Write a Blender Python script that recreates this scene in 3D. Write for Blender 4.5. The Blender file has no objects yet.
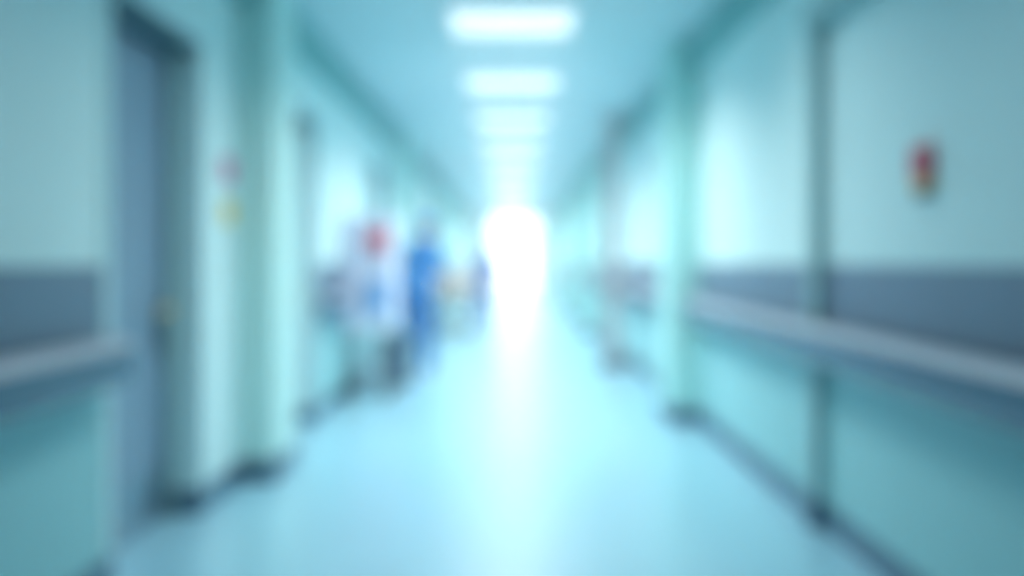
import bpy, bmesh, math, random
from mathutils import Vector, Matrix
random.seed(7)
S = bpy.context.scene
C = S.collection
PI = math.pi

# ------------------------------------------------------------------ materials
def srgb(r, g, b):
    f = lambda c: c / 12.92 if c <= 0.04045 else ((c + 0.055) / 1.055) ** 2.4
    return (f(r / 255), f(g / 255), f(b / 255), 1)

def mat(name, col, rough=0.5, metal=0.0, noise=0.0, scale=8.0, bump=0.0, spec=0.5, coat=0.0, emit=None, estr=0.0, bscale=None):
    m = bpy.data.materials.new(name); m.use_nodes = True
    nt = m.node_tree; b = nt.nodes['Principled BSDF']
    b.inputs['Base Color'].default_value = col
    b.inputs['Roughness'].default_value = rough
    b.inputs['Metallic'].default_value = metal
    b.inputs['Specular IOR Level'].default_value = spec
    b.inputs['Coat Weight'].default_value = coat
    if noise or bump:
        tc = nt.nodes.new('ShaderNodeTexCoord')
        n = nt.nodes.new('ShaderNodeTexNoise'); n.inputs['Scale'].default_value = scale
        n.inputs['Detail'].default_value = 4
        nt.links.new(tc.outputs['Object'], n.inputs['Vector'])
    if noise:
        mx = nt.nodes.new('ShaderNodeMix'); mx.data_type = 'RGBA'
        mx.inputs[6].default_value = tuple(c * (1 - noise) for c in col[:3]) + (1,)
        mx.inputs[7].default_value = tuple(min(1, c * (1 + noise)) for c in col[:3]) + (1,)
        nt.links.new(n.outputs['Fac'], mx.inputs[0])
        nt.links.new(mx.outputs[2], b.inputs['Base Color'])
    if bump:
        n2 = n
        if bscale:
            n2 = nt.nodes.new('ShaderNodeTexNoise'); n2.inputs['Scale'].default_value = bscale
            nt.links.new(tc.outputs['Object'], n2.inputs['Vector'])
        bp = nt.nodes.new('ShaderNodeBump'); bp.inputs['Strength'].default_value = bump
        bp.inputs['Distance'].default_value = 0.002
        nt.links.new(n2.outputs['Fac'], bp.inputs['Height'])
        nt.links.new(bp.outputs['Normal'], b.inputs['Normal'])
    if emit:
        b.inputs['Emission Color'].default_value = emit
        b.inputs['Emission Strength'].default_value = estr
    return m

M = {}
M['wall'] = mat('wall_paint', (0.69, 0.88, 0.88, 1), 0.55, noise=0.03, scale=2, bump=0.15, bscale=140)
M['mint'] = mat('mint_paint', (0.60, 0.86, 0.82, 1), 0.5, noise=0.03, scale=2, bump=0.15, bscale=140)
M['dado'] = mat('dado_teal', (0.31, 0.62, 0.65, 1), 0.5, noise=0.02, scale=2)  # even, deeper teal than the wall above the band
M['panel'] = mat('panel_paint', (0.62, 0.84, 0.86, 1), 0.5, noise=0.02, scale=1.5)
M['cornice'] = mat('cornice_paint', (0.15, 0.43, 0.44, 1), 0.6, noise=0.02, scale=3)
M['ceiling'] = mat('ceiling_paint', (0.48, 0.67, 0.71, 1), 0.8, noise=0.02, scale=3, bump=0.1, bscale=120)
M['band'] = mat('wainscot_vinyl', (0.14, 0.215, 0.31, 1), 0.4, noise=0.05, scale=5)
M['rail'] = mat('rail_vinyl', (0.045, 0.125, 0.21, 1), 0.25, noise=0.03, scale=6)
M['railshine'] = mat('rail_painted_highlight', (0.40, 0.46, 0.55, 1), 0.3)  # highlight of the rail top put into a paler colour
M['railcap'] = mat('rail_end_vinyl', (0.12, 0.23, 0.34, 1), 0.35)
M['railfix'] = mat('rail_fixing_alu', (0.05, 0.26, 0.30, 1), 0.4)
M['base'] = mat('baseboard_vinyl', (0.055, 0.15, 0.24, 1), 0.4, noise=0.05, scale=6)
M['door'] = mat('door_laminate', (0.21, 0.32, 0.43, 1), 0.4, noise=0.05, scale=4)
M['frame'] = mat('door_frame_paint', (0.50, 0.68, 0.69, 1), 0.4)
M['head'] = mat('door_head_shade', (0.03, 0.13, 0.17, 1), 0.5)  # lintel shadow put into a dark colour
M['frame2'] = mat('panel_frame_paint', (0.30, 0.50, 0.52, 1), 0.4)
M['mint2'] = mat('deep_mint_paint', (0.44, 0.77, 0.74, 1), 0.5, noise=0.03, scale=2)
M['seal'] = mat('door_gap_shade', (0.012, 0.05, 0.08, 1), 0.6)  # shade of the door gap put into a near-black colour
M['kick'] = mat('kick_plate_steel', (0.25, 0.36, 0.44, 1), 0.35, metal=0.8)
M['brass'] = mat('brass', (0.70, 0.58, 0.36, 1), 0.35, metal=0.4)
M['darkmetal'] = mat('dark_metal', (0.02, 0.05, 0.07, 1), 0.4, metal=0.4)
M['steel'] = mat('steel', (0.55, 0.58, 0.60, 1), 0.25, metal=0.9)
M['white'] = mat('white_plastic', (0.80, 0.80, 0.96, 1), 0.4, noise=0.02)
M['whiteframe'] = mat('white_enamel', (0.75, 0.80, 0.82, 1), 0.4)
M['cyanplastic'] = mat('pale_blue_plastic', (0.20, 0.42, 0.75, 1), 0.4)
M['teal'] = mat('dark_teal_plastic', (0.010, 0.075, 0.15, 1), 0.45)
M['navy'] = mat('navy_plastic', (0.012, 0.06, 0.13, 1), 0.45)
M['red'] = mat('red_plastic', (0.78, 0.10, 0.16, 1), 0.4)
M['redlid'] = mat('red_lid_plastic', (0.45, 0.02, 0.06, 1), 0.4)
M['pink'] = mat('pink_print', (0.60, 0.14, 0.32, 1), 0.5)
M['orange'] = mat('orange_print', (0.85, 0.42, 0.12, 1), 0.5)
M['yellow'] = mat('yellow_print', (0.80, 0.58, 0.14, 1), 0.5)
M['paper'] = mat('sign_paper', (0.78, 0.80, 0.82, 1), 0.6)
M['black'] = mat('black_rubber', (0.01, 0.012, 0.015, 1), 0.6)
M['scrubs'] = mat('blue_scrubs_cloth', (0.015, 0.22, 0.55, 1), 0.8, noise=0.08, scale=30, bump=0.4, bscale=60)
M['scrubs2'] = mat('soft_blue_scrubs_cloth', (0.03, 0.20, 0.52, 1), 0.8, noise=0.08, scale=30, bump=0.4, bscale=60)
M['skin'] = mat('skin', (0.62, 0.34, 0.24, 1), 0.5, noise=0.04, scale=20)
M['hair'] = mat('brown_hair', (0.09, 0.045, 0.025, 1), 0.5)
M['eye'] = mat('eye_white', (0.8, 0.8, 0.8, 1), 0.2)
M['lip'] = mat('lips', (0.45, 0.14, 0.13, 1), 0.5)
M['linen'] = mat('white_linen', (0.50, 0.54, 0.60, 1), 0.85, noise=0.03, scale=12, bump=0.5, bscale=9)
M['mattress'] = mat('grey_mattress_vinyl', (0.22, 0.23, 0.22, 1), 0.5)
M['bedframe'] = mat('grey_bed_enamel', (0.20, 0.22, 0.20, 1), 0.4)
M['taupe'] = mat('taupe_column_paint', (0.50, 0.49, 0.51, 1), 0.5, noise=0.03, scale=3)
M['taupebase'] = mat('taupe_column_base', (0.15, 0.17, 0.21, 1), 0.5)

# floor: pale cyan sheet vinyl with fine flecks and a soft polish
def floor_mat():
    m = bpy.data.materials.new('floor_vinyl'); m.use_nodes = True
    nt = m.node_tree; b = nt.nodes['Principled BSDF']; L = nt.links
    tc = nt.nodes.new('ShaderNodeTexCoord')
    v = nt.nodes.new('ShaderNodeTexVoronoi'); v.inputs['Scale'].default_value = 120
    n = nt.nodes.new('ShaderNodeTexNoise'); n.inputs['Scale'].default_value = 1.3
    L.new(tc.outputs['Object'], v.inputs['Vector']); L.new(tc.outputs['Object'], n.inputs['Vector'])
    mx = nt.nodes.new('ShaderNodeMix'); mx.data_type = 'RGBA'
    mx.inputs[6].default_value = FLOOR_A; mx.inputs[7].default_value = FLOOR_B
    L.new(v.outputs['Color'], mx.inputs[0]); L.new(mx.outputs[2], b.inputs['Base Color'])
    mr = nt.nodes.new('ShaderNodeMapRange'); mr.inputs['To Min'].default_value = 0.32; mr.inputs['To Max'].default_value = 0.40
    L.new(n.outputs['Fac'], mr.inputs['Value']); L.new(mr.outputs['Result'], b.inputs['Roughness'])
    b.inputs['Specular IOR Level'].default_value = 0.5
    b.inputs['Coat Weight'].default_value = 1.0; b.inputs['Coat Roughness'].default_value = 0.29
    return m
FLOOR_A = (0.29, 0.61, 0.75, 1); FLOOR_B = (0.35, 0.67, 0.81, 1)
M['floor'] = floor_mat()

def glass_mat():
    m = bpy.data.materials.new('window_glass'); m.use_nodes = True
    nt = m.node_tree; nt.nodes.clear(); L = nt.links
    o = nt.nodes.new('ShaderNodeOutputMaterial'); t = nt.nodes.new('ShaderNodeBsdfTransparent')
    g = nt.nodes.new('ShaderNodeBsdfGlossy'); g.inputs['Roughness'].default_value = 0.02
    t.inputs['Color'].default_value = (0.96, 0.99, 1, 1)
    x = nt.nodes.new('ShaderNodeMixShader'); x.inputs[0].default_value = 0.06
    L.new(t.outputs[0], x.inputs[1]); L.new(g.outputs[0], x.inputs[2]); L.new(x.outputs[0], o.inputs[0])
    return m
M['glass'] = glass_mat()
DIFF_STR = 0.66
M['diffuser'] = mat('light_diffuser', (0.8, 0.8, 0.8, 1), 0.5, emit=(1, 1, 1, 1), estr=DIFF_STR)

# ------------------------------------------------------------------ mesh helpers
def add_box(bm, x0, x1, y0, y1, z0, z1, bev=0.0, seg=2):
    r = bmesh.ops.create_cube(bm, size=1)
    for v in r['verts']:
        v.co = Vector(((x0 + x1) / 2 + v.co.x * (x1 - x0), (y0 + y1) / 2 + v.co.y * (y1 - y0), (z0 + z1) / 2 + v.co.z * (z1 - z0)))
    if bev:
        es = {e for v in r['verts'] for e in v.link_edges}
        bmesh.ops.bevel(bm, geom=list(es), offset=bev, segments=seg, affect='EDGES', profile=0.6)
    return bm

def frame_axes(d):
    d = d.normalized()
    u = Vector((0, 0, 1)) if abs(d.z) < 0.9 else Vector((0, 1, 0))
    a = d.cross(u).normalized(); return a, a.cross(d).normalized()

def add_tube(bm, pts, r, n=12, cap=True):
    """tube through points, radius r or list of radii"""
    pts = [Vector(p) for p in pts]
    rs = r if isinstance(r, (list, tuple)) else [r] * len(pts)
    rings = []; a = None
    for i, p in enumerate(pts):
        d = (pts[min(i + 1, len(pts) - 1)] - pts[max(i - 1, 0)])
        if a is None: a, b = frame_axes(d)
        else:
            dn = d.normalized(); a = (a - dn * a.dot(dn)).normalized(); b = a.cross(dn).normalized()
        rings.append([bm.verts.new(p + (a * math.cos(2 * PI * k / n) + b * math.sin(2 * PI * k / n)) * rs[i]) for k in range(n)])
    for i in range(len(rings) - 1):
        for k in range(n):
            bm.faces.new((rings[i][k], rings[i][(k + 1) % n], rings[i + 1][(k + 1) % n], rings[i + 1][k]))
    if cap:
        bm.faces.new(rings[0][::-1]); bm.faces.new(rings[-1])
    return bm

def add_loft(bm, secs, n=20):
    """closed loft through horizontal-ish elliptical sections (centre, axis_a, axis_b)"""
    rings = []
    for c, a, b in secs:
        c = Vector(c); a = Vector(a); b = Vector(b)
        rings.append([bm.verts.new(c + a * math.cos(2 * PI * k / n) + b * math.sin(2 * PI * k / n)) for k in range(n)])
    for i in range(len(rings) - 1):
        for k in range(n):
            bm.faces.new((rings[i][k], rings[i][(k + 1) % n], rings[i + 1][(k + 1) % n], rings[i + 1][k]))
    bm.faces.new(rings[0][::-1]); bm.faces.new(rings[-1])
    return bm

def add_ball(bm, c, r, rot=None, seg=20):
    m = Matrix.Translation(c) @ (rot or Matrix.Identity(4)) @ Matrix.Diagonal((*((r, r, r) if not isinstance(r, (tuple, list)) else r), 1))
    bmesh.ops.create_uvsphere(bm, u_segments=seg, v_segments=seg // 2, radius=1, matrix=m)
    return bm

def add_profile_y(bm, prof, y0, y1):
    """closed profile of (x, z) extruded along y"""
    a = [bm.verts.new((x, y0, z)) for x, z in prof]; b = [bm.verts.new((x, y1, z)) for x, z in prof]
    n = len(prof)
    for k in range(n): bm.faces.new((a[k], a[(k + 1) % n], b[(k + 1) % n], b[k]))
    bm.faces.new(a[::-1]); bm.faces.new(b)
    return bm

def NB(): return bmesh.new()

def obj(name, bm, m, parent=None, smooth=False, loc=None):
    bmesh.ops.recalc_face_normals(bm, faces=bm.faces[:])
    me = bpy.data.meshes.new(name); bm.to_mesh(me); bm.free()
    me.materials.append(m if not isinstance(m, str) else M[m])
    if smooth:
        for p in me.polygons: p.use_smooth = True
    o = bpy.data.objects.new(name, me); C.objects.link(o)
    if parent: o.parent = parent
    if loc: o.location = loc
    return o

def tag(o, label=None, cat=None, group=None, kind=None):
    if label: o['label'] = label
    if cat: o['category'] = cat
    if group: o['group'] = group
    if kind: o['kind'] = kind
    return o

def thing(name, label, cat, loc=(0, 0, 0), rz=0, group=None):
    o = bpy.data.objects.new(name, None); C.objects.link(o); o.empty_display_size = 0.1
    o.location = loc; o.rotation_euler = (0, 0, rz)
    return tag(o, label, cat, group)

def struct(name, bm, m, label=None, parent=None, smooth=False):
    o = obj(name, bm, m, parent, smooth)
    if not parent: o['kind'] = 'structure'
    if label: o['label'] = label
    return o

def copy_tree(o, parent=None):
    c = o.copy(); C.objects.link(c); c.parent = parent
    for ch in list(o.children): copy_tree(ch, c)
    return c

# ------------------------------------------------------------------ dimensions
XL, XR = -1.57, 1.47
H = 3.0
YB, YE = -3.0, 36.0
HEAD = 2.36          # door heads
BAND0, BAND1 = 0.80, 1.245
REC = 0.15           # depth of the door recesses

L_DOORS = [(3.9, 5.0), (6.8, 7.8), (11.2, 12.2), (15.4, 16.4), (19.8, 20.8), (24.4, 25.4), (29.0, 30.0)]
R_DOORS = [(14.2, 15.2), (19.0, 20.0), (24.0, 25.0), (29.0, 30.0)]
L_PIL = [(5.75, 6.3), (13.5, 14.0), (22.0, 22.5), (27.2, 27.7)]
R_PIL = [(7.8, 8.4), (17.0, 17.5), (22.0, 22.5), (27.0, 27.5)]
R_PANEL = (1.2, 4.75)  # wide recessed flush panel on the right, nearest the camera

# floor, ceiling
struct('floor', add_box(NB(), XL - 0.4, XR + 0.4, YB, YE + 0.3, -0.1, 0), 'floor', 'pale cyan polished vinyl corridor floor')
struct('ceiling', add_box(NB(), XL - 0.4, XR + 0.4, YB, YE + 0.3, H, H + 0.12), 'ceiling', 'pale blue corridor ceiling')

def runs(opens, a=YB, b=YE):
    out = []; p = a
    for o0, o1 in sorted(opens):
        out.append((p, o0)); p = o1
    out.append((p, b)); return out

def side(s, X, doors, pils, name, panel=None):
    """one long wall with recessed openings; s = -1 left, +1 right"""
    def bx(bm, xin, xout, *r, **k):   # xin/xout measured outward from the wall plane
        a, b = X + s * xin, X + s * xout
        return add_box(bm, min(a, b), max(a, b), *r, **k)
    bm = NB()
    opens = doors + ([panel] if panel else [])
    for a, b in runs(opens): bx(bm, 0, 0.3, a, b, 0, H)
    for a, b in opens: bx(bm, 0, 0.3, a, b, HEAD if (a, b) != panel else HEAD + 0.04, H)
    for a, b in doors: bx(bm, REC + 0.06, 0.3, a, b, 0, HEAD)
    struct('wall_' + name, bm, 'wall', 'pale aqua painted %s wall of the corridor' % name)
    return bx
bl = side(-1, XL, L_DOORS, L_PIL, 'left')
br = side(1, XR, R_DOORS, R_PIL, 'right', R_PANEL)
struct('wall_back', add_box(NB(), XL - 0.4, XR + 0.4, YB - 0.15, YB, 0, H), 'wall', 'wall closing the corridor behind the camera')

# trims that run the length of the corridor (cut at the openings and pillars)
tn = 0
def trim(bm, m, label, smooth=False):
    global tn
    tn += 1
    return struct('trim_%d' % tn, bm, m, label, smooth=smooth)

# cornices: dropped teal box under the ceiling on either side
for bx, nm in ((bl, 'left'), (br, 'right')):
    bm = NB(); bx(bm, -0.10, 0, YB, YE, 2.74, H)
    trim(bm, 'cornice', 'teal cornice box along the top of the %s wall' % nm)

def cuts(doors, pils, extra=()):
    return runs(sorted(list(doors) + list(pils) + list(extra)))

bm = NB()
for a, b in cuts(L_DOORS, L_PIL): bl(bm, -0.008, 0, a, b, BAND0, BAND1)
# the short length beside the signs stays bare paint
bm.free(); bm = NB()
LB = [r for r in cuts(L_DOORS, L_PIL) if not (4.8 < r[0] < 6.9)]
for a, b in LB: bl(bm, -0.008, 0, a, b, BAND0, BAND1)
trim(bm, 'band', 'slate blue protective band along the left wall')
bm = NB()
RB = cuts(R_DOORS, R_PIL, [R_PANEL])
for a, b in RB: br(bm, -0.008, 0, a, b, BAND0, BAND1)
trim(bm, 'band', 'slate blue protective band along the right wall')

bm = NB()
for a, b in LB: bl(bm, -0.005, 0, a, b, 0.12, BAND0)
trim(bm, 'dado', 'deeper teal dado below the protective band on the left wall')
bm = NB()
for a, b in RB: br(bm, -0.005, 0, a, b, 0.12, BAND0)
br(bm, 0.015, 0.02, R_PANEL[0], R_PANEL[1], 0.12, BAND0)
trim(bm, 'dado', 'deeper teal dado below the protective band on the right wall')
bm = NB()
for a, b in cuts(L_DOORS, L_PIL): bl(bm, -0.014, 0, a, b, 0, 0.12, bev=0.004)
for a, b in L_PIL:
    bl(bm, -0.215, -0.19, a - 0.02, b + 0.02, 0, 0.12, bev=0.004)
    bl(bm, -0.2, 0, a - 0.02, a, 0, 0.12, bev=0.004); bl(bm, -0.2, 0, b, b + 0.02, 0, 0.12, bev=0.004)
for a, b in L_DOORS:
    bl(bm, 0.0, REC, b - 0.012, b, 0, 0.12); bl(bm, 0.0, REC, a, a + 0.012, 0, 0.12)
tag(struct('baseboard_left', bm, 'base', 'dark blue skirting along the foot of the left wall'))
bm = NB()
for a, b in cuts(R_DOORS, R_PIL, [R_PANEL]): br(bm, -0.014, 0, a, b, 0, 0.12, bev=0.004)
br(bm, 0.006, 0.02, R_PANEL[0], R_PANEL[1], 0, 0.12)
for a, b in R_PIL:
    br(bm, -0.245, -0.22, a - 0.02, b + 0.02, 0, 0.12, bev=0.004)
    br(bm, -0.23, 0, a - 0.02, a, 0, 0.12, bev=0.004); br(bm, -0.23, 0, b, b + 0.02, 0, 0.12, bev=0.004)
for a, b in R_DOORS:
    br(bm, 0.0, REC, b - 0.012, b, 0, 0.12); br(bm, 0.0, REC, a, a + 0.012, 0, 0.12)
struct('baseboard_right', bm, 'base', 'dark blue skirting along the foot of the right wall')

# pillars: mint, full height
for k, (a, b) in enumerate(L_PIL):
    bm = NB(); bl(bm, -0.20, 0, a, b, 0, H, bev=0.008)
    trim(bm, 'mint', 'mint green pilaster %s' % ['just past the pink and yellow signs', 'beyond the white cabinet cart', 'beyond the further person in blue', 'last before the bright end, left side'][k])
for k, (a, b) in enumerate(R_PIL):
    bm = NB(); br(bm, -0.23, 0, a, b, 0, H, bev=0.008)
    trim(bm, 'mint2', 'mint green pilaster %s' % ['at the end of the near handrail on the right wall', 'beyond the taupe column', 'third along the right wall', 'last before the bright end, right side'][k])

# wide recessed panel on the right with its frame
bm = NB(); br(bm, 0.02, 0.3, R_PANEL[0], R_PANEL[1], 0, HEAD + 0.04)
p = trim(bm, 'panel', 'wide flush wall panel with the small red box on it')
b2 = NB(); br(b2, 0.012, 0.02, R_PANEL[0], R_PANEL[1], BAND0, BAND1); obj('protective_band', b2, 'band', p)
bm = NB()
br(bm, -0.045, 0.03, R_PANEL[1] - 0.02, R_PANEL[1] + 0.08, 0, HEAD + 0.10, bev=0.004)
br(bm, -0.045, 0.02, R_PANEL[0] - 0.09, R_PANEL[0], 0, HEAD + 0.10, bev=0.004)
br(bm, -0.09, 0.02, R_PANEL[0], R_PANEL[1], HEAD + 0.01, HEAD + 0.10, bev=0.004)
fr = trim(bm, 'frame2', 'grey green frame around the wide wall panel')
bm = NB(); br(bm, -0.058, 0.0, R_PANEL[1] - 0.028, R_PANEL[1] + 0.09, 0, 0.13, bev=0.004); obj('frame_foot', bm, 'base', fr)

# ------------------------------------------------------------------ doors
dn = 0
def door(s, X, a, b, label):
    global dn
    dn += 1
    bx = lambda bm, i, o, *r, **k: add_box(bm, min(X + s * i, X + s * o), max(X + s * i, X + s * o), *r, **k)
    bm = NB(); bx(bm, REC, REC + 0.045, a + 0.05, b - 0.055, 0.008, HEAD - 0.06, bev=0.003)
    d = struct('door_%d' % dn, bm, 'door', label)
    bm = NB()   # frame: jambs, head and the stop
    bx(bm, REC - 0.03, REC + 0.06, a, a + 0.045, 0, HEAD); bx(bm, REC - 0.03, REC + 0.06, b - 0.045, b, 0, HEAD)
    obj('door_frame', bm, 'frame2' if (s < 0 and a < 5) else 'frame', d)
    bm = NB(); bx(bm, 0.004, REC + 0.06, a + 0.001, b - 0.001, HEAD - 0.06, HEAD, bev=0.003); obj('door_head', bm, 'head', d)  # dark colour paints the shade under the lintel
    bm = NB()   # casing round the opening, standing a little proud of the wall
    q = -0.012 if (s < 0 and a < 5) else -0.04
    bx(bm, q, 0.0, b, b + 0.07, 0.12, HEAD + 0.05, bev=0.003); bx(bm, q, 0.0, a - 0.07, a, 0.12, HEAD + 0.05, bev=0.003)
    bx(bm, q, 0.0, a, b, HEAD, HEAD + 0.05, bev=0.003)
    obj('door_casing', bm, 'panel' if (s < 0 and a < 5) else 'frame', d)
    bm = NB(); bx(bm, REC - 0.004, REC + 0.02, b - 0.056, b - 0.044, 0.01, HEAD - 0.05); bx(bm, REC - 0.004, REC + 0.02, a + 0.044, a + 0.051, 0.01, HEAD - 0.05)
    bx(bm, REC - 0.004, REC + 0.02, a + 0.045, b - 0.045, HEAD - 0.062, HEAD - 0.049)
    obj('door_seal', bm, 'seal', d)  # dark strip painting the shaded gap between leaf and frame
    bm = NB(); bx(bm, REC - 0.003, REC, a + 0.07, b - 0.075, 0.03, 0.27); obj('kick_plate', bm, 'kick', d)
    yh = b - 0.12; xh = X + s * REC
    bm = NB(); bx(bm, REC - 0.010, REC, yh - 0.028, yh + 0.028, 0.80, 1.07, bev=0.004); h = obj('lock_plate', bm, 'darkmetal', d)
    bm = NB()
    add_tube(bm, [(xh, yh, 1.02), (xh - s * 0.055, yh, 1.02)], 0.018)
    add_tube(bm, [(xh - s * 0.055, yh + 0.008, 1.02), (xh - s * 0.060, yh - 0.05, 1.02), (xh - s * 0.055, yh - 0.15, 1.02)], 0.017)
    obj('door_handle', bm, 'brass', d, True)
    bm = NB()
    for z in (0.25, 1.1, 2.05): add_tube(bm, [(xh - s * 0.006, a + 0.052, z - 0.05), (xh - s * 0.006, a + 0.052, z + 0.05)], 0.008)
    obj('hinge', bm, 'steel', d, True)
    return d
far = ['second', 'third', 'fourth', 'fifth', 'sixth', 'seventh', 'eighth']
for k, (a, b) in enumerate(L_DOORS):
    door(-1, XL, a, b, 'slate blue recessed door nearest the camera on the left wall' if k == 0 else
         ('slate blue recessed door behind the first mint pilaster' if k == 1 else 'slate blue recessed door, %s along the left wall' % far[k - 1]))
for k, (a, b) in enumerate(R_DOORS):
    door(1, XR, a, b, 'slate blue recessed door, %s along the right wall' % ['first', 'second', 'third', 'fourth'][k])

# ------------------------------------------------------------------ far end: glazed double doors in a glazed screen
ys = YE
bm = NB()
cx = 0.07
w0, w1 = cx - 0.92, cx + 0.92
add_box(bm, XL - 0.3, w0, ys, ys + 0.15, 0, H); add_box(bm, w1, XR + 0.3, ys, ys + 0.15, 0, H)
add_box(bm, w0, w1, ys, ys + 0.15, 2.86, H)
struct('wall_end', bm, 'wall', 'narrow wall surround of the bright glazed corridor end')
bm = NB()
add_box(bm, w0, w0 + 0.05, ys, ys + 0.1, 0, 2.86); add_box(bm, w1 - 0.05, w1, ys, ys + 0.1, 0, 2.86)
add_box(bm, w0, w1, ys, ys + 0.1, 2.81, 2.86); add_box(bm, w0, w1, ys, ys + 0.1, 2.2, 2.25)
w = struct('window_1', bm, 'whiteframe', 'white frame and glazed transom over the double doors at the bright far end')
bm = NB()
for x0, x1, z0, z1 in ((w0 + 0.05, w1 - 0.05, 2.25, 2.81),):
    add_box(bm, x0, x1, ys + 0.045, ys + 0.053, z0, z1)
obj('pane', bm, 'glass', w)
for k in (0, 1):
    dn += 1
    x0, x1 = (w0 + 0.05, cx - 0.005) if k == 0 else (cx + 0.005, w1 - 0.05)
    bm = NB()
    add_box(bm, x0, x0 + 0.07, ys + 0.02, ys + 0.07, 0.01, 2.19); add_box(bm, x1 - 0.07, x1, ys + 0.02, ys + 0.07, 0.01, 2.19)
    add_box(bm, x0, x1, ys + 0.02, ys + 0.07, 0.01, 0.12); add_box(bm, x0, x1, ys + 0.02, ys + 0.07, 2.11, 2.19)
    d = struct('door_%d' % dn, bm, 'whiteframe', 'white glazed door leaf at the bright far end, %s of the pair' % ['left', 'right'][k])
    bm = NB(); add_box(bm, x0 + 0.07, x1 - 0.07, ys + 0.041, ys + 0.049, 0.12, 2.11); obj('pane', bm, 'glass', d)
    xh = x1 - 0.035 if k == 0 else x0 + 0.035
    bm = NB(); add_tube(bm, [(xh, ys + 0.02, 0.85), (xh, ys - 0.04, 0.85), (xh, ys - 0.04, 1.25), (xh, ys + 0.02, 1.25)], 0.012); obj('door_handle', bm, 'steel', d, True)

# ------------------------------------------------------------------ handrails
def handrail(s, X, a, b, label, group='corridor handrails', boards=True):
    """extruded bumper handrail standing off the wall; s = -1 left wall, +1 right wall"""
    t = thing('handrail', label, 'handrail', (X, (a + b) / 2, 0.0), 0, group)
    yc = (a + b) / 2
    P = [(-0.045, 0.815), (-0.080, 0.800), (-0.125, 0.804), (-0.143, 0.822), (-0.150, 0.855), (-0.150, 0.905),
         (-0.143, 0.943), (-0.120, 0.964), (-0.085, 0.974), (-0.058, 0.966), (-0.045, 0.950), (-0.045, 0.935), (-0.052, 0.92), (-0.052, 0.85), (-0.045, 0.835)]
    for _ in range(2):
        P = [q for i in range(len(P)) for q in ((P[i][0] * .75 + P[(i + 1) % len(P)][0] * .25, P[i][1] * .75 + P[(i + 1) % len(P)][1] * .25), (P[i][0] * .25 + P[(i + 1) % len(P)][0] * .75, P[i][1] * .25 + P[(i + 1) % len(P)][1] * .75))]
    bm = add_profile_y(NB(), [(s * x, z) for x, z in P], a + 0.06 - yc, b - 0.06 - yc)
    obj('rail', bm, 'rail', t)
    G = [(-0.138, 0.930), (-0.115, 0.9535), (-0.085, 0.966), (-0.058, 0.960), (-0.057, 0.974), (-0.070, 0.979), (-0.088, 0.980), (-0.106, 0.977), (-0.122, 0.969), (-0.137, 0.956), (-0.147, 0.940)]  # pale strip painting the bright highlight on the rail top
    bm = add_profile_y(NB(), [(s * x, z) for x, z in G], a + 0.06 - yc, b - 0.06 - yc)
    g_ = obj('highlight_strip', bm, 'railshine', t); g_['label'] = 'pale grey blue strip painted as the highlight along the top of the rail'
    for e, y0, y1 in ((0, a, a + 0.06), (1, b - 0.06, b)):   # moulded end caps curling back to the wall
        bm = NB()
        ys_ = [y1, y0 + 0.02, y0] if e == 0 else [y0, y1 - 0.02, y1]
        rings = []
        for q, (y, f) in enumerate(zip(ys_, (1.0, 0.97, 0.8))):
            pr = [(x if x > -0.06 else -0.06 + (x + 0.06) * f, 0.895 + (z - 0.895) * (0.9 + 0.1 * f)) for x, z in P]
            rings.append([bm.verts.new((s * x, y - yc, z)) for x, z in pr])
        n = len(P)
        for i in range(2):
            for k in range(n): bm.faces.new((rings[i][k], rings[i][(k + 1) % n], rings[i + 1][(k + 1) % n], rings[i + 1][k]))
        bm.faces.new(rings[0]); bm.faces.new(rings[-1][::-1])
        add_box(bm, min(0, -s * -0.0, s * -0.06), max(0, s * -0.06), min(y0, y1) - yc + 0.012, max(y0, y1) - yc - 0.012, 0.84, 0.945)
        obj('end_cap', bm, 'railcap', t)
    nb = max(2, int((b - a) / 0.9) + 1)
    for k in range(nb):
        y = a + 0.15 + (b - a - 0.3) * k / (nb - 1) - yc
        bm = add_box(NB(), min(0, s * -0.056), max(0, s * -0.056), y - 0.03, y + 0.03, 0.855, 0.925, bev=0.004)
        obj('bracket', bm, 'railfix', t)
    return t
handrail(-1, XL, 0.3, 3.82, 'slate blue handrail running up to the nearest slate blue door')
handrail(-1, XL, 8.0, 9.05, 'short slate blue handrail between the white cart and the door behind the first pilaster')
lab = ['slate blue handrail behind the standing person in bright blue', 'slate blue handrail on the left wall behind the grey gurney', 'slate blue handrail on the left wall past the further person in blue', 'slate blue handrail on the left wall before the last pilaster', 'last slate blue handrail on the left wall before the bright end']
for (a, b), l in zip([(12.3, 13.4), (16.5, 19.7), (22.6, 24.3), (25.5, 27.1), (30.1, 35.5)], lab): handrail(-1, XL, a, b, l)
handrail(1, XR, 0.3, 7.74, 'long slate blue handrail crossing the wide panel on the right wall')
lab = ['slate blue handrail between the right pilaster and the taupe column', 'slate blue handrail between the right wall first door and next pilaster', 'short slate blue handrail just past the second right pilaster', 'slate blue handrail past the second door on the right wall', 'slate blue handrail past the third right pilaster','last slate blue handrail on the right wall before the bright end']
for (a, b), l in zip([(8.6, 14.1), (15.3, 16.9), (17.6, 18.9), (20.1, 21.9), (22.6, 23.9), (30.1, 35.5)], lab): handrail(1, XR, a, b, l)

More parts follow.
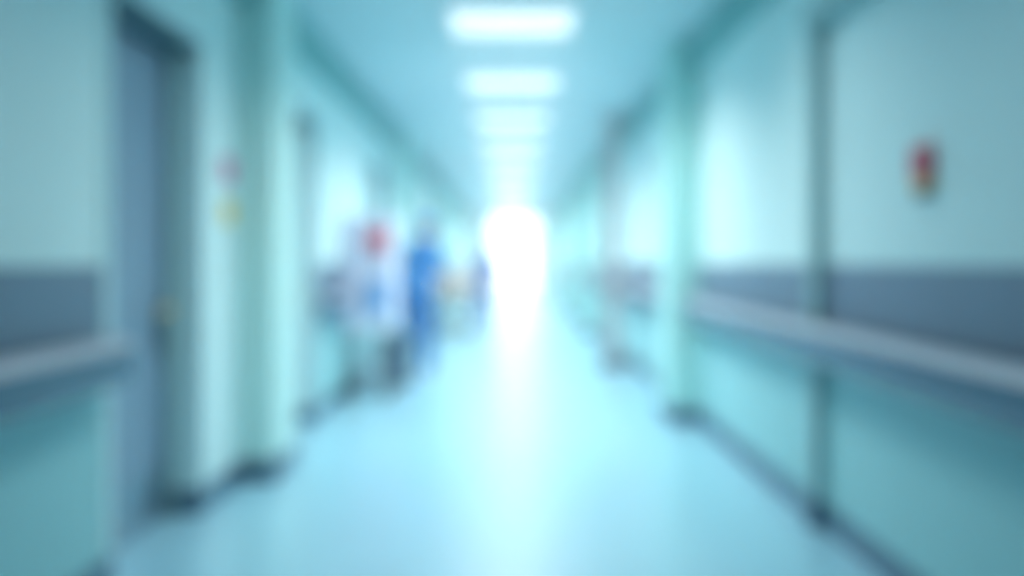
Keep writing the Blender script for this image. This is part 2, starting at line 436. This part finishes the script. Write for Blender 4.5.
# ------------------------------------------------------------------ ceiling lights
LIGHT_W = 58.0
HAZE = 0.019
LY = [7.2 + 2.45 * k for k in range(12)]
def ceiling_light(y, label, power=None):
    t = thing('ceiling_light', label, 'ceiling light', (0, y, H), 0, 'recessed ceiling lights')
    w, l = 0.43, 0.37
    bm = NB()
    add_box(bm, -w - 0.03, w + 0.03, -l - 0.03, -l, -0.018, 0.0); add_box(bm, -w - 0.03, w + 0.03, l, l + 0.03, -0.018, 0.0)
    add_box(bm, -w - 0.03, -w, -l, l, -0.018, 0.0); add_box(bm, w, w + 0.03, -l, l, -0.018, 0.0)
    obj('trim_frame', bm, 'whiteframe', t)
    bm = add_box(NB(), -w, w, -l, l, -0.012, -0.002)
    obj('diffuser', bm, 'diffuser', t)
    ld = bpy.data.lights.new('lamp', 'AREA'); ld.shape = 'RECTANGLE'; ld.size = 0.82; ld.size_y = 0.70
    ld.energy = power or LIGHT_W; ld.color = (0.98, 1.0, 0.97); ld.spread = math.radians(138)
    lo = bpy.data.objects.new('lamp', ld); C.objects.link(lo); lo.parent = t; lo.location = (0, 0, -0.02)
    return t
for y, l, pw in ((LY[0] - 2.5, 'added fill ceiling light out of view above the nearest slate blue door', 24.0), (LY[0] - 5, 'added fill ceiling light out of view overhead, right above the camera', 8.0), (LY[0] - 7.5, 'added fill ceiling light out of view behind the camera', 4.0)):
    ceiling_light(y, l, pw)  # unseen fill lamps added to brighten the near corridor, powers set by eye
for k, y in enumerate(LY):
    l = ['bright rectangular ceiling light nearest the camera, the largest', 'bright rectangular ceiling light, second nearest the camera',
         'bright rectangular ceiling light, third along the row'][k] if k < 3 else 'small bright ceiling light in the row fading toward the glowing far end'
    ceiling_light(y, l, LIGHT_W * (1 + 0.05 * k))

# ------------------------------------------------------------------ signs and wall devices
def wall_sign(s, X, y, z, w, h, m, label, name='wall_sign', cat='sign', group=None, head=None):
    t = thing(name, label, cat, (X, y, z), 0, group)
    bm = add_box(NB(), min(0, -s * 0.008), max(0, -s * 0.008), -w / 2, w / 2, -h / 2, h / 2, bev=0.002)
    obj('backing', bm, 'paper', t)
    q = -s * 0.009
    bm = add_box(NB(), min(q, q - s * 0.002), max(q, q - s * 0.002), -w / 2 + 0.008, w / 2 - 0.008, -h / 2 + 0.008, h / 2 - 0.008)
    obj('printed_face', bm, m, t)
    return t
wall_sign(-1, XL, 5.50, 1.765, 0.24, 0.15, 'pink', 'small pink wall notice above the yellow notice', group='notices beside the first mint pilaster')
wall_sign(-1, XL, 5.50, 1.53, 0.24, 0.14, 'yellow', 'small yellow wall notice below the pink notice', group='notices beside the first mint pilaster')
# red and orange box on the right panel
t = thing('alarm_box', 'small red and orange box mounted on the wide right wall panel', 'wall box', (XR + 0.02, 3.58, 1.585), 0)
obj('housing', add_box(NB(), -0.045, 0, -0.055, 0.055, -0.02, 0.09, bev=0.008, seg=3), 'red', t)
obj('lower_cover', add_box(NB(), -0.040, 0, -0.05, 0.05, -0.068, -0.021, bev=0.006, seg=3), 'orange', t)
obj('base_strip', add_box(NB(), -0.034, 0, -0.046, 0.046, -0.092, -0.069, bev=0.004), 'teal', t)
bm = NB(); add_tube(bm, [(-0.045, 0, 0.035), (-0.052, 0, 0.035)], 0.022, 20); obj('button', bm, 'redlid', t)

# ------------------------------------------------------------------ white cabinet cart against the left wall
CY = 9.48
t = thing('cabinet_cart', 'tall white medical cabinet cart on castered legs against the left wall', 'medical cart', (-1.338, CY, 0))
W2, D2 = 0.218, 0.32
obj('cabinet', add_box(NB(), -W2, W2, -D2, D2, 0.66, 1.64, bev=0.012, seg=3), 'white', t)
obj('cabinet_top', add_box(NB(), -W2 - 0.010, W2 + 0.012, -D2 - 0.012, D2 + 0.012, 1.64, 1.68, bev=0.010, seg=3), 'white', t)
for i in range(5):   # drawer fronts facing the corridor
    z0 = 0.675 + i * 0.19
    dr = obj('drawer', add_box(NB(), W2, W2 + 0.016, -D2 + 0.02, D2 - 0.02, z0, z0 + 0.178, bev=0.005), 'white', t)
    bm = NB(); add_tube(bm, [(W2 + 0.014, -0.10, z0 + 0.12), (W2 + 0.04, -0.10, z0 + 0.12), (W2 + 0.04, 0.10, z0 + 0.12), (W2 + 0.014, 0.10, z0 + 0.12)], 0.006, 8)
    obj('drawer_pull', bm, 'steel', dr, True)
bm = add_box(NB(), -W2, W2, -D2, D2, 0.62, 0.66, bev=0.006)
obj('base_tray', bm, 'whiteframe', t)
for x in (-W2 + 0.03, W2 - 0.03):
    for y in (-D2 + 0.03, D2 - 0.03):
        obj('leg', add_box(NB(), x - 0.018, x + 0.018, y - 0.018, y + 0.018, 0.12, 0.625, bev=0.003), 'steel', t)
        bm = NB(); add_tube(bm, [(x - 0.016, y - 0.02, 0.055), (x + 0.016, y - 0.02, 0.055)], 0.055, 20)
        c = obj('caster', bm, 'black', t)
        bm = NB()
        U = [(x - 0.027, 0.04), (x - 0.020, 0.04), (x - 0.020, 0.113), (x + 0.020, 0.113), (x + 0.020, 0.04), (x + 0.027, 0.04), (x + 0.027, 0.122), (x - 0.027, 0.122)]
        add_profile_y(bm, U, y - 0.032, y + 0.012)
        obj('caster_fork', bm, 'darkmetal', c)
obj('lower_rack', add_box(NB(), -W2 + 0.03, W2 - 0.03, -D2 + 0.03, D2 - 0.03, 0.20, 0.22, bev=0.004), 'steel', t)
def bin_(bm, w0, w1, d0, d1, z0, z1):
    v = [bm.verts.new(p) for p in ((-w0, -d0, z0), (w0, -d0, z0), (w0, d0, z0), (-w0, d0, z0), (-w1, -d1, z1), (w1, -d1, z1), (w1, d1, z1), (-w1, d1, z1))]
    for f in ((3, 2, 1, 0), (0, 1, 5, 4), (1, 2, 6, 5), (2, 3, 7, 6), (3, 0, 4, 7), (4, 5, 6, 7)): bm.faces.new([v[i] for i in f])
    bmesh.ops.bevel(bm, geom=bm.edges[:], offset=0.008, segments=2, affect='EDGES')
    return bm
FY = CY - D2 - 0.014
t = thing('sharps_bin', 'small red container mounted high on the end of the white cart', 'container', (-1.215, FY - 0.064, 1.43))
obj('body', bin_(NB(), 0.085, 0.10, 0.05, 0.06, -0.07, 0.09), 'red', t)
obj('lid', add_box(NB(), -0.106, 0.106, -0.063, 0.063, 0.09, 0.12, bev=0.008, seg=3), 'redlid', t)
t = thing('document_holder', 'pale blue holder hung on the end of the white cart below the red container', 'holder', (-1.215, FY - 0.042, 0.97))
obj('pocket', bin_(NB(), 0.09, 0.10, 0.025, 0.038, -0.15, 0.13), 'cyanplastic', t)
obj('paper_sheaf', add_box(NB(), -0.075, 0.075, -0.012, 0.012, 0.12, 0.18), 'paper', t)
t = thing('waste_bin', 'dark teal pedal bin on the floor just past the white cart', 'bin', (-1.19, 10.28, 0))
bm = NB(); add_tube(bm, [(0, 0, 0.0), (0, 0, 0.02), (0, 0, 0.50)], [0.165, 0.17, 0.18], 28); obj('body', bm, 'teal', t, False)
bm = NB(); add_tube(bm, [(0, 0, 0.0), (0, 0, 0.07)], [0.178, 0.176], 28); obj('foot_ring', bm, 'navy', t, False)
bm = NB(); add_loft(bm, [((0, 0, 0.50), (0.187, 0, 0), (0, 0.187, 0)), ((0, 0, 0.525), (0.187, 0, 0), (0, 0.187, 0)), ((0, 0, 0.555), (0.13, 0, 0), (0, 0.13, 0)), ((0, 0, 0.565), (0.05, 0, 0), (0, 0.05, 0))], 28)
obj('lid', bm, 'teal', t)
obj('pedal', add_box(NB(), -0.035, 0.035, -0.235, -0.165, 0.02, 0.04, bev=0.004), 'steel', t)

# ------------------------------------------------------------------ gurney
t = thing('hospital_gurney', 'white-sheeted grey gurney on wheels between the two people in blue', 'gurney', (-0.98, 17.6, 0), 0)
bm = NB()
for x in (-0.27, 0.27):
    add_tube(bm, [(x, -0.95, 0.62), (x, 0.95, 0.62)], 0.02)
for y in (-0.95, 0, 0.95): add_tube(bm, [(-0.27, y, 0.62), (0.27, y, 0.62)], 0.018)
for x in (-0.25, 0.25):
    add_tube(bm, [(x, -0.75, 0.16), (x, 0.75, 0.16)], 0.02)
    add_tube(bm, [(x, -0.72, 0.16), (x, 0.35, 0.62)], 0.014); add_tube(bm, [(x, 0.72, 0.16), (x, -0.35, 0.62)], 0.014)
for y in (-0.72, 0.72): add_tube(bm, [(-0.25, y, 0.16), (0.25, y, 0.16)], 0.018)
obj('bed_frame', bm, 'bedframe', t, True)
bm = NB(); v = add_box(bm, -0.29, 0.29, -0.98, 0.30, 0.64, 0.75, bev=0.03, seg=3); obj('mattress', bm, 'mattress', t, True)
bm = NB(); add_box(bm, -0.29, 0.29, 0, 0.72, 0, 0.11, bev=0.03, seg=3)
bmesh.ops.transform(bm, matrix=Matrix.Translation((0, 0.30, 0.645)) @ Matrix.Rotation(math.radians(38), 4, 'X'), verts=bm.verts); obj('backrest', bm, 'mattress', t, True)
bm = NB(); add_box(bm, -0.31, 0.31, -0.95, 0.28, 0.70, 0.775, bev=0.03, seg=3)
add_box(bm, -0.325, -0.305, -0.93, 0.26, 0.44, 0.75, bev=0.008); add_box(bm, 0.305, 0.325, -0.93, 0.26, 0.44, 0.75, bev=0.008)
bmesh.ops.subdivide_edges(bm, edges=bm.edges[:], cuts=2)
for v in bm.verts:
    v.co.z += 0.012 * math.sin(v.co.y * 9) * math.cos(v.co.x * 8); v.co.x += 0.008 * math.sin(v.co.y * 14) * (1 if v.co.z < 0.69 else 0)
obj('sheet', bm, 'linen', t, True)
bm = NB(); add_ball(bm, (0, 0.66, 1.02), (0.22, 0.17, 0.06), Matrix.Rotation(math.radians(38), 4, 'X')); obj('pillow', bm, 'linen', t, True)
for x in (-0.33, 0.33):
    bm = NB(); add_tube(bm, [(x, -0.6, 0.64), (x, -0.58, 0.95), (x, 0.2, 0.95), (x, 0.22, 0.64)], 0.012)
    for y in (-0.38, -0.18, 0.02): add_tube(bm, [(x, y, 0.66), (x, y, 0.95)], 0.008)
    add_tube(bm, [(x, -0.6, 0.64), (x, 0.22, 0.64)], 0.012)
    obj('side_rail', bm, 'steel', t, True)
for x in (-0.25, 0.25):
    for y in (-0.72, 0.72):
        bm = NB(); add_tube(bm, [(x - 0.02, y, 0.075), (x + 0.02, y, 0.075)], 0.075, 24); c = obj('wheel', bm, 'black', t)
        bm = add_profile_y(NB(), [(x - 0.034, 0.06), (x - 0.026, 0.06), (x - 0.026, 0.155), (x + 0.026, 0.155), (x + 0.026, 0.06), (x + 0.034, 0.06), (x + 0.034, 0.165), (x - 0.034, 0.165)], y - 0.02, y + 0.02)
        obj('wheel_fork', bm, 'steel', c)

# ------------------------------------------------------------------ taupe column on the right
t = thing('support_column', 'slim taupe column with a wide foot standing off the right wall', 'column', (1.20, 11.9, 0))
obj('shaft', add_box(NB(), -0.085, 0.085, -0.085, 0.085, 0.11, 2.92, bev=0.012, seg=3), 'taupe', t)
bm = add_box(NB(), -0.15, 0.15, -0.15, 0.15, 0, 0.09, bev=0.012, seg=2); add_box(bm, -0.115, 0.115, -0.115, 0.115, 0.09, 0.14, bev=0.008)
obj('plinth', bm, 'taupebase', t)
obj('capital', add_box(NB(), -0.12, 0.12, -0.12, 0.12, 2.90, 3.0, bev=0.01), 'taupe', t)

# ------------------------------------------------------------------ people
def remesh(bm, name, m, parent, voxel=0.007, smooth_it=6):
    o = obj(name, bm, m, parent)
    md = o.modifiers.new('r', 'REMESH'); md.mode = 'VOXEL'; md.voxel_size = voxel; md.use_smooth_shade = True
    sm = o.modifiers.new('s', 'SMOOTH'); sm.factor = 0.5; sm.iterations = smooth_it
    dg = bpy.context.evaluated_depsgraph_get(); dg.update()
    me = bpy.data.meshes.new_from_object(o.evaluated_get(dg))
    o.modifiers.clear(); old = o.data; o.data = me; bpy.data.meshes.remove(old)
    for p in me.polygons: p.use_smooth = True
    return o

def limb(bm, pts, rs, n=14):
    """tapering rounded chain (balls at the joints)"""
    pts = [Vector(p) for p in pts]
    fine, fr_ = [], []
    for i in range(len(pts) - 1):
        for k in range(5):
            f = k / 5; fine.append(pts[i].lerp(pts[i + 1], f)); fr_.append(rs[i] * (1 - f) + rs[i + 1] * f)
    fine.append(pts[-1]); fr_.append(rs[-1])
    add_tube(bm, fine, fr_, n)
    for p, r in zip(pts, rs): add_ball(bm, p, r, seg=14)

def hand(bm, wrist, d, palm_n, thumb_side, k=1.0):
    """palm + five bent fingers. d: pointing direction, palm_n: normal out of the palm, thumb_side: towards the thumb"""
    d = Vector(d).normalized(); n = Vector(palm_n); n = (n - d * n.dot(d)).normalized(); t = Vector(thumb_side); t = (t - d * t.dot(d) - n * t.dot(n)).normalized()
    w = Vector(wrist)
    R = Matrix((t, d, n)).transposed().to_4x4()
    add_ball(bm, w + d * 0.045 * k, (0.038 * k, 0.052 * k, 0.016 * k), R, 16)
    for q, (off, ln) in enumerate(((0.029, 0.068), (0.010, 0.076), (-0.010, 0.071), (-0.028, 0.056))):
        b0 = w + d * 0.080 * k + t * off * k
        p1 = b0 + d * ln * 0.45 * k + n * 0.006; p2 = p1 + (d * 0.8 + n * 0.6).normalized() * ln * 0.32 * k; p3 = p2 + (d * 0.35 + n * 0.95).normalized() * ln * 0.26 * k
        limb(bm, [b0 - d * 0.02, p1, p2, p3], [0.0098 * k, 0.0092 * k, 0.0085 * k, 0.0072 * k], 10)
    b0 = w + d * 0.022 * k + t * 0.026 * k
    p1 = b0 + (t * 0.8 + d * 0.7 + n * 0.3).normalized() * 0.034 * k; p2 = p1 + (d * 1.0 + n * 0.5 + t * 0.2).normalized() * 0.03 * k
    limb(bm, [b0, p1, p2], [0.0125 * k, 0.0105 * k, 0.0085 * k], 10)

def person(name, label, loc, rz, height, lean, scrubs, cap_m, cap_kind, arm_pose, stance):
    """figure facing +y in its own frame, feet at z=0"""
    t = thing(name, label, 'person', loc, rz)
    k = height / 1.68
    V = lambda x, y, z: Vector((x * k, y * k, z * k))
    def up(x, y, z):   # upper body leans forward about the hips
        h0 = 0.92
        a = lean
        yy, zz = y, z - h0
        return V(x, yy * math.cos(a) + zz * math.sin(a), h0 - yy * math.sin(a) + zz * math.cos(a))
    ca, sa = math.cos(lean), math.sin(lean)
    fwd = Vector((0, ca, -sa)); upv = Vector((0, sa, ca)); rt = Vector((1, 0, 0))
    hips = {s: V(0.085 * s, 0, 0.90) for s in (-1, 1)}
    feet = {s: V(0.10 * s, stance * s, 0.075) for s in (-1, 1)}
    knees = {s: (hips[s] + feet[s]) / 2 + V(0.01 * s, 0.035, 0.02) for s in (-1, 1)}
    sh = {s: up(0.165 * s, 0.0, 1.37) for s in (-1, 1)}
    pose = {}
    for s in (-1, 1):
        e, w = arm_pose(s)
        pose[s] = (up(*e), up(*w))
    def torso(bm, g, lo=0.86, hi=1.42):
        prof = [(0.86, 0.165, 0.115), (0.94, 0.160, 0.112), (1.04, 0.135, 0.098), (1.12, 0.132, 0.098), (1.22, 0.150, 0.112), (1.31, 0.168, 0.112), (1.37, 0.165, 0.095), (1.41, 0.11, 0.075), (1.44, 0.055, 0.055)]
        secs = []
        for z, rx, ry in prof:
            if lo <= z <= hi: secs.append((up(0, 0.0, z), rt * (rx + g) * k, fwd * (ry + g) * k))
        add_loft(bm, secs, 28)
    # body
    bm = NB()
    torso(bm, 0, 0.86, 1.45)
    limb(bm, [up(0, -0.005, 1.38), up(0, 0.01, 1.50)], [0.056 * k, 0.050 * k])
    hc = up(0, 0.028, 1.575)
    Rh = Matrix.Rotation(-lean * 1.0, 4, 'X')
    add_ball(bm, hc + upv * 0.012 * k, (0.074 * k, 0.092 * k, 0.098 * k), Rh, 28)
    add_ball(bm, hc + fwd * 0.022 * k - upv * 0.052 * k, (0.052 * k, 0.060 * k, 0.058 * k), Rh, 20)
    add_ball(bm, hc + fwd * 0.060 * k - upv * 0.088 * k, (0.022 * k, 0.020 * k, 0.018 * k), Rh, 14)
    limb(bm, [hc + fwd * 0.086 * k + upv * 0.012 * k, hc + fwd * 0.106 * k - upv * 0.018 * k], [0.008 * k, 0.013 * k], 10)
    for s in (-1, 1):
        add_ball(bm, hc + rt * s * 0.076 * k - fwd * 0.004 * k - upv * 0.012 * k, (0.010 * k, 0.020 * k, 0.030 * k), Rh, 14)
        limb(bm, [sh[s], pose[s][0]], [0.052 * k, 0.040 * k]); limb(bm, [pose[s][0], pose[s][1]], [0.040 * k, 0.026 * k])
        limb(bm, [hips[s], knees[s]], [0.085 * k, 0.055 * k]); limb(bm, [knees[s], feet[s]], [0.055 * k, 0.036 * k])
        d = (pose[s][1] - pose[s][0]).normalized()
        hand(bm, pose[s][1], d + Vector((0, 0, -0.1)), Vector((-s * 0.8, 0, -0.5)), Vector((-s * 0.4, 0.0, 1)), k)
    body = remesh(bm, 'body', 'skin', t, 0.0062, 4)
    # face
    for s in (-1, 1):
        bm = add_ball(NB(), hc + rt * s * 0.030 * k + fwd * 0.088 * k + upv * 0.006 * k, (0.012 * k, 0.007 * k, 0.007 * k), Rh, 14); e = obj('eye', bm, 'eye', t, True)
        bm = add_ball(NB(), hc + rt * s * 0.030 * k + fwd * 0.0935 * k + upv * 0.006 * k, 0.005 * k, Rh, 10); obj('iris', bm, 'hair', e, True)
    bm = add_ball(NB(), hc + fwd * 0.082 * k - upv * 0.056 * k, (0.022 * k, 0.007 * k, 0.007 * k), Rh, 14); obj('mouth', bm, 'lip', t, True)
    # hair at the nape, then the cap
    bm = NB(); add_ball(bm, hc - fwd * 0.016 * k + upv * 0.014 * k, (0.082 * k, 0.092 * k, 0.098 * k), Rh, 24)
    bmesh.ops.bisect_plane(bm, geom=bm.verts[:] + bm.edges[:] + bm.faces[:], plane_co=hc + fwd * 0.030 * k, plane_no=fwd - upv * 0.75, clear_outer=True)
    bmesh.ops.bisect_plane(bm, geom=bm.verts[:] + bm.edges[:] + bm.faces[:], plane_co=hc - upv * 0.055 * k, plane_no=-upv, clear_outer=True)
    bmesh.ops.holes_fill(bm, edges=[e for e in bm.edges if e.is_boundary]); obj('hair', bm, 'hair', t, True)
    bm = NB(); add_ball(bm, hc - fwd * 0.020 * k + upv * 0.030 * k, (0.094 * k, 0.112 * k, 0.096 * k), Rh, 28)
    bmesh.ops.bisect_plane(bm, geom=bm.verts[:] + bm.edges[:] + bm.faces[:], plane_co=hc + upv * 0.036 * k, plane_no=-upv - fwd * -0.55, clear_outer=True)
    bmesh.ops.holes_fill(bm, edges=[e for e in bm.edges if e.is_boundary]); obj('cap', bm, cap_m, t, True)
    # scrub top: body and short sleeves
    bm = NB(); prof = [(0.80, 0.185, 0.135), (0.88, 0.182, 0.133), (1.0, 0.160, 0.120), (1.12, 0.152, 0.118), (1.22, 0.168, 0.130), (1.31, 0.186, 0.130), (1.375, 0.180, 0.108), (1.415, 0.12, 0.086), (1.435, 0.075, 0.070)]
    add_loft(bm, [(up(0, 0, z), rt * rx * k, fwd * ry * k) for z, rx, ry in prof], 32)
    for s in (-1, 1):
        e = sh[s].lerp(pose[s][0], 0.88)
        limb(bm, [sh[s] + Vector((-s * 0.02, 0, 0)), sh[s].lerp(pose[s][0], 0.4), e], [0.072 * k, 0.070 * k, 0.068 * k])
    remesh(bm, 'scrub_top', scrubs, t, 0.011, 5)
    # trousers
    bm = NB(); add_loft(bm, [(V(0, 0, z), rt * rx * k, Vector((0, 1, 0)) * ry * k) for z, rx, ry in ((0.78, 0.16, 0.12), (0.86, 0.178, 0.128), (0.94, 0.170, 0.122), (0.99, 0.155, 0.112))], 28)
    for s in (-1, 1):
        limb(bm, [hips[s], knees[s], feet[s] + V(0, 0, 0.0)], [0.100 * k, 0.080 * k, 0.066 * k])
    bmesh.ops.translate(bm, vec=(0, 0, 0), verts=bm.verts)
    remesh(bm, 'trousers', scrubs, t, 0.011, 5)
    # shoes
    for s in (-1, 1):
        f = feet[s]
        bm = NB(); add_ball(bm, Vector((f.x, f.y + 0.055 * k, 0.040)), (0.046 * k, 0.125 * k, 0.040), None, 22)
        add_ball(bm, Vector((f.x, f.y - 0.01, 0.062)), (0.042 * k, 0.055 * k, 0.05), None, 18)
        for v in bm.verts: v.co.z = max(v.co.z, 0.002)
        obj('shoe', bm, 'paper', t, True)
    return t

person('person', 'person in bright blue scrubs and cap standing beside the white cart, hands held forward', (-1.06, 11.1, 0), math.radians(-30), 1.78, math.radians(16),
       'scrubs', 'scrubs', 'bouffant', lambda s: ((0.215 * s, 0.06, 1.10), (0.13 * s, 0.27, 1.04)), 0.05)
person('person', 'further person in blue scrubs and white cap standing past the grey gurney', (-0.52, 19.3, 0), math.radians(-12), 1.62, math.radians(5),
       'scrubs2', 'linen', 'bouffant', lambda s: ((0.235 * s, -0.03 + 0.05 * s, 1.09), (0.225 * s, 0.10 + 0.06 * s, 0.88)), 0.12)

# ------------------------------------------------------------------ daylight beyond the glazed end
w = bpy.data.worlds.new('daylight'); S.world = w; w.use_nodes = True
nt = w.node_tree; bg = nt.nodes['Background']
bg.inputs['Color'].default_value = (0.93, 0.985, 1.0, 1)
bg.inputs['Strength'].default_value = 4.5

# ------------------------------------------------------------------ thin bright haze filling the corridor air
hm = bpy.data.materials.new('thin_haze'); hm.use_nodes = True
nt = hm.node_tree; nt.nodes.clear()
o_ = nt.nodes.new('ShaderNodeOutputMaterial'); vs = nt.nodes.new('ShaderNodeVolumeScatter')
vs.inputs['Color'].default_value = (0.97, 0.99, 1, 1); vs.inputs['Density'].default_value = HAZE; vs.inputs['Anisotropy'].default_value = 0.68
nt.links.new(vs.outputs[0], o_.inputs['Volume'])
hz = obj('haze', add_box(NB(), XL - 0.35, XR + 0.35, YB - 0.1, YE + 0.2, -0.05, H + 0.05), hm)
tag(hz, 'thin bright haze hanging in the corridor air toward the glowing end', 'haze', kind='stuff')

# ------------------------------------------------------------------ camera
cd = bpy.data.cameras.new('camera'); cam = bpy.data.objects.new('camera', cd); C.objects.link(cam)
cam.location = (0, 0, 1.26); cam.rotation_euler = (PI / 2, 0, 0)
cd.sensor_width = 36; cd.lens = 36 * 1000 / 1024
cd.shift_y = -26 / 1024; cd.shift_x = 0.0
cd.clip_end = 200
cd.dof.use_dof = True; cd.dof.focus_distance = 0.36; cd.dof.aperture_fstop = 2.9
S.camera = cam

S.view_settings.view_transform = 'Standard'; S.view_settings.look = 'None'
S.view_settings.gamma = 1; S.view_settings.use_curve_mapping = False
S.view_settings.exposure = 0.10
S.cycles.use_denoising = True
S.cycles.max_bounces = 10; S.cycles.diffuse_bounces = 8
